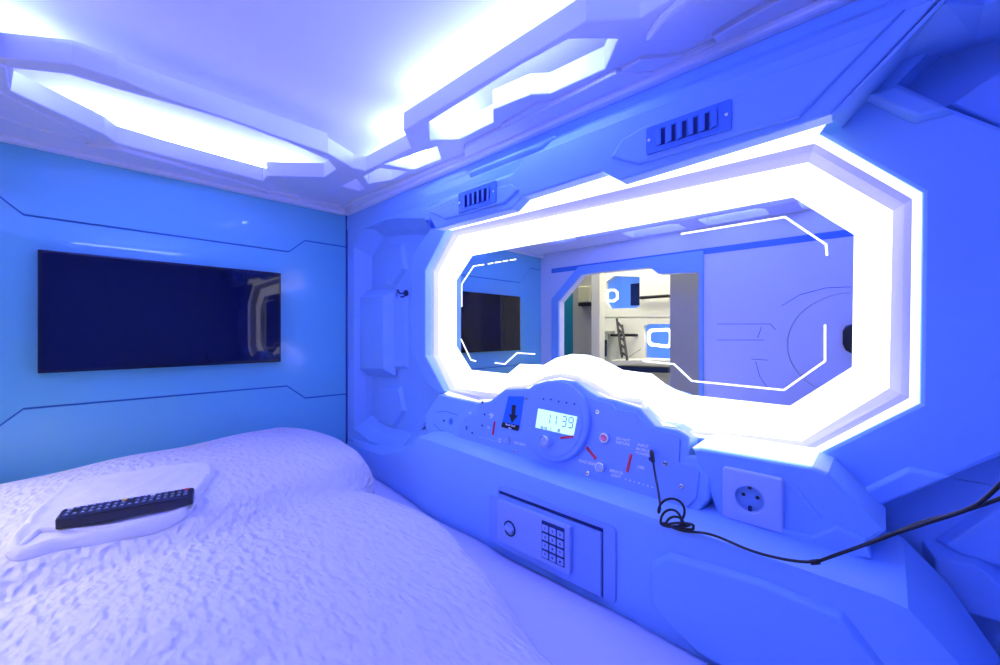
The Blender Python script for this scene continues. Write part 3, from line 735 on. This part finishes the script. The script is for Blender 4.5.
# ================================================================== BED
import numpy as np
def sdist(px_, py_, poly):
    """signed distance (inside positive)"""
    n = len(poly); ins = False; dm = 1e9
    for i in range(n):
        x1, y1 = poly[i-1]; x2, y2 = poly[i]
        if (y1 > py_) != (y2 > py_) and px_ < (x2-x1)*(py_-y1)/(y2-y1)+x1: ins = not ins
        dx, dy = x2-x1, y2-y1; t = max(0, min(1, ((px_-x1)*dx+(py_-y1)*dy)/(dx*dx+dy*dy)))
        dm = min(dm, math.hypot(px_-x1-t*dx, py_-y1-t*dy))
    return dm if ins else -dm
from mathutils import noise as mn
def nz(x, y, s, seed=0.0): return mn.noise(Vector((x*s, y*s, seed)))
mattress = thing('mattress', 'wide low mattress under a smooth white fitted sheet', 'mattress', (0.17, 0.5, EZ-0.6))
box('mattress_core', XL+0.02, 0.640, YF+0.02, YB-0.01, -0.598, -0.50, 'sheet', mattress, 0.01)
# fitted sheet with slight ripples, follows the skirt
vs = []; NX, NY = 40, 90
def sk_x(y):
    for (y1, xb1, *_), (y0, xb0, *_) in zip(st, st[1:]):
        if y0 <= y <= y1: return xb0+(xb1-xb0)*(y-y0)/(y1-y0)
    return 0.648
for j in range(NY+1):
    y = YF+0.012+(YB-0.006-YF-0.012)*j/NY
    xe = sk_x(y)-0.002
    for i in range(NX+1):
        x = XL+0.012+(xe-XL-0.012)*i/NX
        e = max(0, 1-(xe-x)/0.03)
        vs.append((x, y, EZ+ZM+0.004*nz(x, y, 7)-0.012*e*e-0.001))
nv = len(vs)
fs = [(j*(NX+1)+i, j*(NX+1)+i+1, (j+1)*(NX+1)+i+1, (j+1)*(NX+1)+i) for j in range(NY) for i in range(NX)]
rim_i = [i for i in range(NX+1)]+[j*(NX+1)+NX for j in range(1, NY+1)]+[NY*(NX+1)+i for i in range(NX-1, -1, -1)]+[j*(NX+1) for j in range(NY-1, 0, -1)]
for i in rim_i: vs.append((vs[i][0], vs[i][1], EZ-0.54))
m = len(rim_i)
fs += [(rim_i[k], rim_i[(k+1) % m], nv+(k+1) % m, nv+k) for k in range(m)]
mesh('fitted_sheet', vs, fs, 'sheet', mattress, True)

B_POLY = [(-.285,.90),(-.285,1.20),(-.285,1.585),(.0,1.588),(.3,1.588),(.52,1.585),(.59,1.52),(.615,1.42),(.625,1.25),(.61,1.12),(.58,1.02),(.45,.93),(.2,.88)]
D_POLY = [(-.285,-.45),(-.285,.4),(-.285,1.02),(0.0,1.04),(.2,1.06),(.34,1.09),(.44,1.08),(.52,1.03),(.560,.94),(.575,.82),(.565,.70),(.545,.60),(.505,.48),(.45,.35),(.40,.20),(.36,.0),(.33,-.3),(.28,-.45)]
def prof(d, w_): 
    if d <= 0: return 0.0
    t = min(1, d/w_); return math.sqrt(max(0, 1-(1-t)**2))
def hB(x, y):
    d = sdist(x, y, B_POLY)
    if d < 0: return -1
    h = 0.062*prof(d, .05)+0.085*prof(d, .28)
    h *= 1.06+.40*(x-.15)
    h += 0.010*nz(x, y, 5, 3)*prof(d, .1)
    return h
def hD(x, y):
    d = sdist(x, y, D_POLY)
    if d < 0: return -1
    h = 0.040*prof(d, .045)+0.062*prof(d, .30)
    h += (0.012*nz(x, y, 4.5, 9)+0.0035*nz(x*1.2+y, y-x, 16, 2))*prof(d, .1)
    h += 0.004*math.sin((x*0.8+y*0.5)*42+3*nz(x, y, 6, 5))*max(0, 1-d/.16)
    b = hB(x, y)
    if b > -1:
        k = prof(d, .07)
        h = max(h, b+0.016*k+0.001) if b > 0 else h
    return h
def top(x, y): return ZM+max(0, hB(x, y), hD(x, y))
def blob(name, poly, hf, m, par=None, step=0.0135, under=0.004, seed=0):
    # ring mesh: resampled boundary + inner grid through concentric rings
    c = (sum(p[0] for p in poly)/len(poly), sum(p[1] for p in poly)/len(poly))
    pts = []
    for i in range(len(poly)):
        p, q = Vector(poly[i]), Vector(poly[(i+1) % len(poly)]); n = max(1, int((q-p).length/step))
        pts += [tuple(p+(q-p)*k/n) for k in range(n)]
    # light smoothing of the outline
    for _ in range(6):
        pts = [((pts[i-1][0]+2*pts[i][0]+pts[(i+1) % len(pts)][0])/4, (pts[i-1][1]+2*pts[i][1]+pts[(i+1) % len(pts)][1])/4) for i in range(len(pts))]
    N = len(pts); R = [0, .004, .012, .022, .035, .05, .068, .09, .115, .145, .18, .22, .26, .30, .345, .39, .435, .48, .525, .57, .615, .66, .705, .75, .795, .84, .885, .93, .97]
    vs = []
    for r in R:
        for (x, y) in pts:
            X_, Y_ = c[0]+(x-c[0])*(1-r), c[1]+(y-c[1])*(1-r)
            vs.append((X_, Y_, EZ+ZM+max(0.0, hf(X_, Y_))+0.002))
    vs.append((c[0], c[1], EZ+ZM+hf(*c)+0.002))
    fs = [(k*N+i, k*N+(i+1) % N, (k+1)*N+(i+1) % N, (k+1)*N+i) for k in range(len(R)-1) for i in range(N)]
    fs += [((len(R)-1)*N+i, (len(R)-1)*N+(i+1) % N, len(vs)-1) for i in range(N)]
    low = (lambda x, y: max(0.0, hB(x, y))+0.003) if hf is hD else (lambda x, y: 0.0015)
    b0 = len(vs); RL = R[::3]
    for r in RL:
        for (x, y) in pts:
            X_, Y_ = c[0]+(x-c[0])*(1-r), c[1]+(y-c[1])*(1-r)
            vs.append((X_, Y_, EZ+ZM+min(low(X_, Y_), max(0.0, hf(X_, Y_))+0.001)))
    vs.append((c[0], c[1], EZ+ZM+low(*c)))
    fs += [(b0+i, b0+(i+1) % N, (i+1) % N, i) for i in range(N)]
    fs += [(b0+k*N+i, b0+(k+1)*N+i, b0+(k+1)*N+(i+1) % N, b0+k*N+(i+1) % N) for k in range(len(RL)-1) for i in range(N)]
    fs += [(b0+(len(RL)-1)*N+i, len(vs)-1, b0+(len(RL)-1)*N+(i+1) % N) for i in range(N)]
    o = mesh(name, vs, fs, m, par, True)
    return o
back = blob('folded_duvet', B_POLY, hB, 'duvet')
tag(back, 'puffy white folded duvet lying against the television wall', 'duvet')
front = blob('bed_duvet', D_POLY, hD, 'duvet')
tag(front, 'large rumpled white textured duvet covering the near left of the bed', 'duvet')

def onbed(px_, py_, lift=0.0):
    z = -0.34
    for _ in range(12):
        d = ray(px_, py_); t = (z)/d.z; x, y = d.x*t, d.y*t; z = 0.5*z+0.5*(top(x, y)+lift)
    return x, y
tw_px = [(4,552),(6,541),(34,508),(61,486),(110,474),(160,466),(200,461),(211,462),(215,470),(208,484),(186,514),(160,526),(129,533),(60,544),(16,557)]
T_POLY = [onbed(*p, lift=0.012) for p in tw_px]
def hT(x, y):
    d = sdist(x, y, T_POLY)
    k = prof(d, .012)
    ridge = 0.007*math.exp(-((d-.010+.004*nz(x, y, 20, 4))/.006)**2)
    return (top(x, y)-ZM)+0.006*k+ridge*(1+0.5*nz(x, y, 14, 7))+0.003*nz(x, y, 26, 1)+0.003*nz(x+y, (x-y)*3, 12, 8)
def hT2(x, y): return hT(x, y)
def cloth(name, poly, hf, m, lowf):
    c = (sum(p[0] for p in poly)/len(poly), sum(p[1] for p in poly)/len(poly)); pts = []
    for i in range(len(poly)):
        p, q = Vector(poly[i]), Vector(poly[(i+1) % len(poly)]); n = max(1, int((q-p).length/.006))
        pts += [tuple(p+(q-p)*k/n) for k in range(n)]
    for _ in range(4):
        pts = [((pts[i-1][0]+2*pts[i][0]+pts[(i+1) % len(pts)][0])/4, (pts[i-1][1]+2*pts[i][1]+pts[(i+1) % len(pts)][1])/4) for i in range(len(pts))]
    N = len(pts); R = [0, .02, .04, .07, .10, .14, .18, .23, .28, .34, .40, .48, .56, .64, .72, .8, .88, .95]; vs = []
    for r in R:
        for x, y in pts:
            X_, Y_ = c[0]+(x-c[0])*(1-r), c[1]+(y-c[1])*(1-r); vs.append((X_, Y_, EZ+ZM+hf(X_, Y_)+(0.004 if r else 0.003)))
    vs.append((c[0], c[1], EZ+ZM+hf(*c)+0.004))
    fs = [(k*N+i, k*N+(i+1) % N, (k+1)*N+(i+1) % N, (k+1)*N+i) for k in range(len(R)-1) for i in range(N)]
    fs += [((len(R)-1)*N+i, (len(R)-1)*N+(i+1) % N, len(vs)-1) for i in range(N)]
    b0 = len(vs); RL = R[::3]
    for r in RL:
        for x, y in pts:
            X_, Y_ = c[0]+(x-c[0])*(1-r), c[1]+(y-c[1])*(1-r); vs.append((X_, Y_, EZ+top(X_, Y_)+0.001))
    vs.append((c[0], c[1], EZ+top(*c)+0.001))
    fs += [(b0+i, b0+(i+1) % N, (i+1) % N, i) for i in range(N)]
    fs += [(b0+k*N+i, b0+(k+1)*N+i, b0+(k+1)*N+(i+1) % N, b0+k*N+(i+1) % N) for k in range(len(RL)-1) for i in range(N)]
    fs += [(b0+(len(RL)-1)*N+i, len(vs)-1, b0+(len(RL)-1)*N+(i+1) % N) for i in range(N)]
    return mesh(name, vs, fs, m, None, True)
towel = cloth('towel', T_POLY, hT, 'towel', None)
tag(towel, 'folded white towel on the duvet with the remote lying on it', 'towel')
def tpt(x_, y_, l):
    x, y = onbed(x_, y_, 0.012); return Vector((x, y, EZ+ZM+hT(x, y)+l))
tube('towel_fold', [tpt(10,550,-.002), tpt(26,541,.003), tpt(37,531,.006), tpt(44,529,.007), tpt(80,530,.004), tpt(128,525,.001), tpt(170,514,-.003)], 0.0055, 'towel', towel)
tube('towel_fold', [tpt(208,466,.001), tpt(211,472,.003), tpt(203,488,.004), tpt(188,508,.0)], 0.0045, 'towel', towel)
# ---- remote control
r0 = onbed(58, 519, 0.024); r1 = onbed(194, 494, 0.024)
zr0 = EZ+ZM+hT(*r0)+0.006; zr1 = EZ+ZM+hT(*r1)+0.006
zz = max(zr0, zr1)
A = Vector((r0[0], r0[1], zz)); B = Vector((r1[0], r1[1], zz)); dx = (B-A).normalized()
rem = thing('remote_control', 'long black remote control with rows of small keys on the towel', 'remote control', tuple((A+B)/2))
side = Vector((0, 0, 1)).cross(dx).normalized(); tilt = 0.10
v_ = (side*math.cos(tilt)+Vector((0, 0, 1))*math.sin(tilt)*1.0).normalized()
rp = Plane((A+B)/2+Vector((0, 0, 0.021)), dx, v_)
LN = (B-A).length; WD = 0.040
prism('case', rp, rect(-LN/2, -WD/2, LN/2, WD/2, 0.007), 'remote', rem, 0, 0.018, 0.004, px=False)
rnd = random.Random(4)
for i in range(17):
    a = -LN/2+0.012+(LN-0.024)*i/16
    for j in range(3):
        if i in (1, 8) and j == 1: continue
        b = (j-1)*0.011
        mm = 'key'
        if i == 16 and j == 2: mm = 'red'
        elif i == 7 and j == 2: mm = 'yellow'
        elif i in (0, 11) and j == 2: mm = 'white_key'
        kk = prism('key', rp, rect(a-0.0034, b-0.0028, a+0.0034, b+0.0028, 0.001, 2), mm, rem, 0.0016, 0.002, 0.0004, px=False)
        if mm == 'key':
            prism('key_mark', rp, rect(a-0.0016, b-0.0010, a+0.0016, b+0.0010), 'white_key', kk, 0.0018, 0.0004, px=False)

# ================================================================== CORRIDOR (seen in the mirror through the entrance)
XC = -1.75
c_floor = struct(box('floor_corridor', XC-0.6, XL-0.06, -1.0, 4.2, -1.0, -0.98, 'corridor_grey')); c_floor.name = 'floor_corridor'
c_ceil = struct(box('ceiling_corridor', XC-0.6, XL-0.06, -1.0, 4.2, 1.25, 1.28, 'corridor'))
lampc = thing('corridor_lamp', 'warm white ceiling lamp panel in the corridor outside', 'lamp', (-1.1, 1.8, EZ+1.2))
box('lamp_panel', -1.45, -0.75, 0.6, 3.2, 1.235, 1.248, 'corr_lamp', lampc)
pco = RP(XC)
def cc(l, P=pco): return [P.px(*p) for p in l]
win1 = [(606,282),(614,276),(639.5,277),(639.5,306),(636,308),(610.5,308.7),(606,301)]
win2 = [(644,326),(648,324),(672,324),(672,359),(645,357.5)]
podwall = struct(prism('wall_corridor', pco, [(-1.0, -1.0), (4.2, -1.0), (4.2, 1.25), (-1.0, 1.25)], 'corridor', None, 0, 0.04, 0.003, holes=[cc(win1), cc(win2)], px=False))
for nm, wn, lab in (('sleeping_pod', win1, 'upper sleeping pod across the corridor glowing blue inside, seen in the mirror'), ('sleeping_pod', win2, 'lower sleeping pod across the corridor glowing blue inside, seen in the mirror')):
    q = cc(wn); a0 = min(p[0] for p in q); a1 = max(p[0] for p in q); b0 = min(p[1] for p in q); b1 = max(p[1] for p in q)
    t = thing(nm, lab, 'sleeping pod', (XC-0.04, (a0+a1)/2, EZ+b0), 'sleeping pods across the corridor')
    box('pod_interior', XC-0.40, XC-0.39, a0-0.05, a1+0.05, b0-0.05, b1+0.05, 'pod_blue', t)
    box('pod_side', XC-0.39, XC-0.05, a1+0.03, a1+0.05, b0-0.05, b1+0.05, 'pod_blue', t)
    box('pod_bed', XC-0.39, XC-0.05, a0-0.02, a1+0.03, b0-0.05, b0-0.02, 'sheet', t)
    P = RP(XC-0.385)
    if wn is win1:
        box('pod_television', XC-0.385, XC-0.38, (a0+a1)/2-0.06, (a0+a1)/2+0.10, b0+0.05, b1-0.04, 'dark_blue', t)
        P = RP(XC-0.02)
        rg = [(606,291),(609,289),(615,289),(618,292),(618,299),(614,302),(608,302),(606,300)]; ri = [(608,292.5),(610,291),(614,291),(616,293),(616,298),(613,300),(609,300),(608,299)]
    else:
        P = RP(XC-0.02)
        rg = [(647,332),(650,329),(668,328),(672,331),(672,346),(668,348),(650,346),(647,342)]; ri = [(650,334),(652,332),(667,331),(669,333),(669,343),(667,345),(652,343),(650,341)]
    prism('pod_mirror_ring', P, cc(rg, P), 'pod_ring', t, 0, 0.01, 0.001, holes=[cc(ri, P)], px=False)
podwall_p = podwall
prism('wall_seam', pco, strip_line(cc([(600,317),(671,317)]), 0.006), 'corridor_grey', podwall_p, 0.004, 0.005, px=False)
prism('wall_seam', pco, strip_line(cc([(629,357),(641,349)]), 0.006), 'corridor_grey', podwall_p, 0.004, 0.005, px=False)
for pts, lab in (([(643,298),(670.5,297)], 'dark grab rail beside the upper pod across the corridor'), ([(614,335),(637,334.5)], 'dark grab rail beside the lower pod across the corridor')):
    q = cc(pts); t = thing('grab_rail', lab, 'rail', tuple(pco.w(*q[0])), 'grab rails across the corridor')
    tube('bar', [pco.w(q[0][0], q[0][1], 0.05), pco.w(q[1][0], q[0][1], 0.05)], 0.014, 'black', t, kind='POLY')
    for a, b in (q[0], q[1]): tube('bracket', [pco.w(a, q[0][1], 0.001), pco.w(a, q[0][1], 0.05)], 0.012, 'black', t, kind='POLY')
# ladder
lad = thing('ladder', 'small black metal ladder leaning at the pods across the corridor', 'ladder', tuple(pco.w(*pco.px(620, 360))))
pla = RP(XC+0.25)
A0, A1 = pla.px(606, 318), pla.px(622, 357); B0, B1 = pla.px(614, 325), pla.px(630, 360)
def W3(P, q, c=0): return P.w(q[0], q[1], c)
tube('rail', [W3(pla, A0, -0.2), W3(pla, A1, 0.0)], 0.011, 'black', lad, kind='POLY')
tube('rail', [W3(pla, B0, -0.15), W3(pla, B1, 0.05)], 0.011, 'black', lad, kind='POLY')
for i in range(5):
    t = (i+0.4)/5
    p = [A0[k]+(A1[k]-A0[k])*t for k in (0, 1)]; q = [B0[k]+(B1[k]-B0[k])*t for k in (0, 1)]
    tube('rung', [W3(pla, p, -0.2+0.2*t), W3(pla, q, -0.15+0.2*t)], 0.010, 'black', lad, kind='POLY')
prism('bench_ledge', RP(XC+0.30), cc([(612,360),(672,360),(672,366),(612,364)], RP(XC+0.30)), 'corridor', podwall_p, 0.0, 0.28, 0.004, px=False)
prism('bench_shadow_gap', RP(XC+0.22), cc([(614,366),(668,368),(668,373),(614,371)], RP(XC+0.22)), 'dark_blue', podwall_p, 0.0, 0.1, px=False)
prism('shelf', RP(XC+0.12), cc([(599,331),(609,331),(609,334),(599,334)], RP(XC+0.12)), 'corridor_grey', podwall_p, 0.0, 0.11, px=False)
prism('locker_gap', RP(XC+0.02), cc([(599,340),(606,340),(606,356),(599,358)], RP(XC+0.02)), 'dark_blue', podwall_p, 0.0, 0.015, px=False)
# near side of the corridor: teal door leaf, grey partition, column
def slab(name, X, x0, x1, m, parent=None, d=0.04):
    P = RP(X); a0 = P.px(x0, 332)[0]; a1 = P.px(x1, 332)[0]
    return box(name, X-d, X, min(a0, a1), max(a0, a1), -0.98, 1.2, m, parent)
teal = struct(slab('wall_teal', -1.25, 548, 573, 'teal')); 
grey = struct(slab('wall_partition', -1.15, 573, 592, 'corridor_grey'))
colm = struct(slab('trim_1', -1.10, 591.5, 599.5, 'corridor', None, 0.08))
jamb = struct(slab('wall_jamb', -0.60, 670, 712, 'corridor_grey'))
pf_ = RP(-1.12)
fx = cc([(580,287),(592,288),(592,302),(580,301)], pf_)
t = thing('fixture_box', 'cream equipment box on the grey corridor partition, seen in the mirror', 'box', tuple(pf_.w(*fx[0])))
prism('housing', pf_, rect(min(p[0] for p in fx), min(p[1] for p in fx), max(p[0] for p in fx), max(p[1] for p in fx)), 'box_yellow', t, 0.03, 0.059, 0.006, px=False)
f0 = (min(p[0] for p in fx), min(p[1] for p in fx), max(p[0] for p in fx), max(p[1] for p in fx))
prism('tray', pf_, rect(f0[0], f0[1]-0.03, f0[2], f0[1]-0.003), 'black', t, 0.03, 0.059, 0.004, px=False)
# end walls of the corridor
struct(box('wall_corridor_far', XC-0.6, XL-0.06, 4.2, 4.25, -1.0, 1.28, 'corridor')).name = 'wall_far'
struct(box('wall_corridor_near', XC-0.6, XL-0.06, -1.05, -1.0, -1.0, 1.28, 'corridor')).name = 'wall_near'
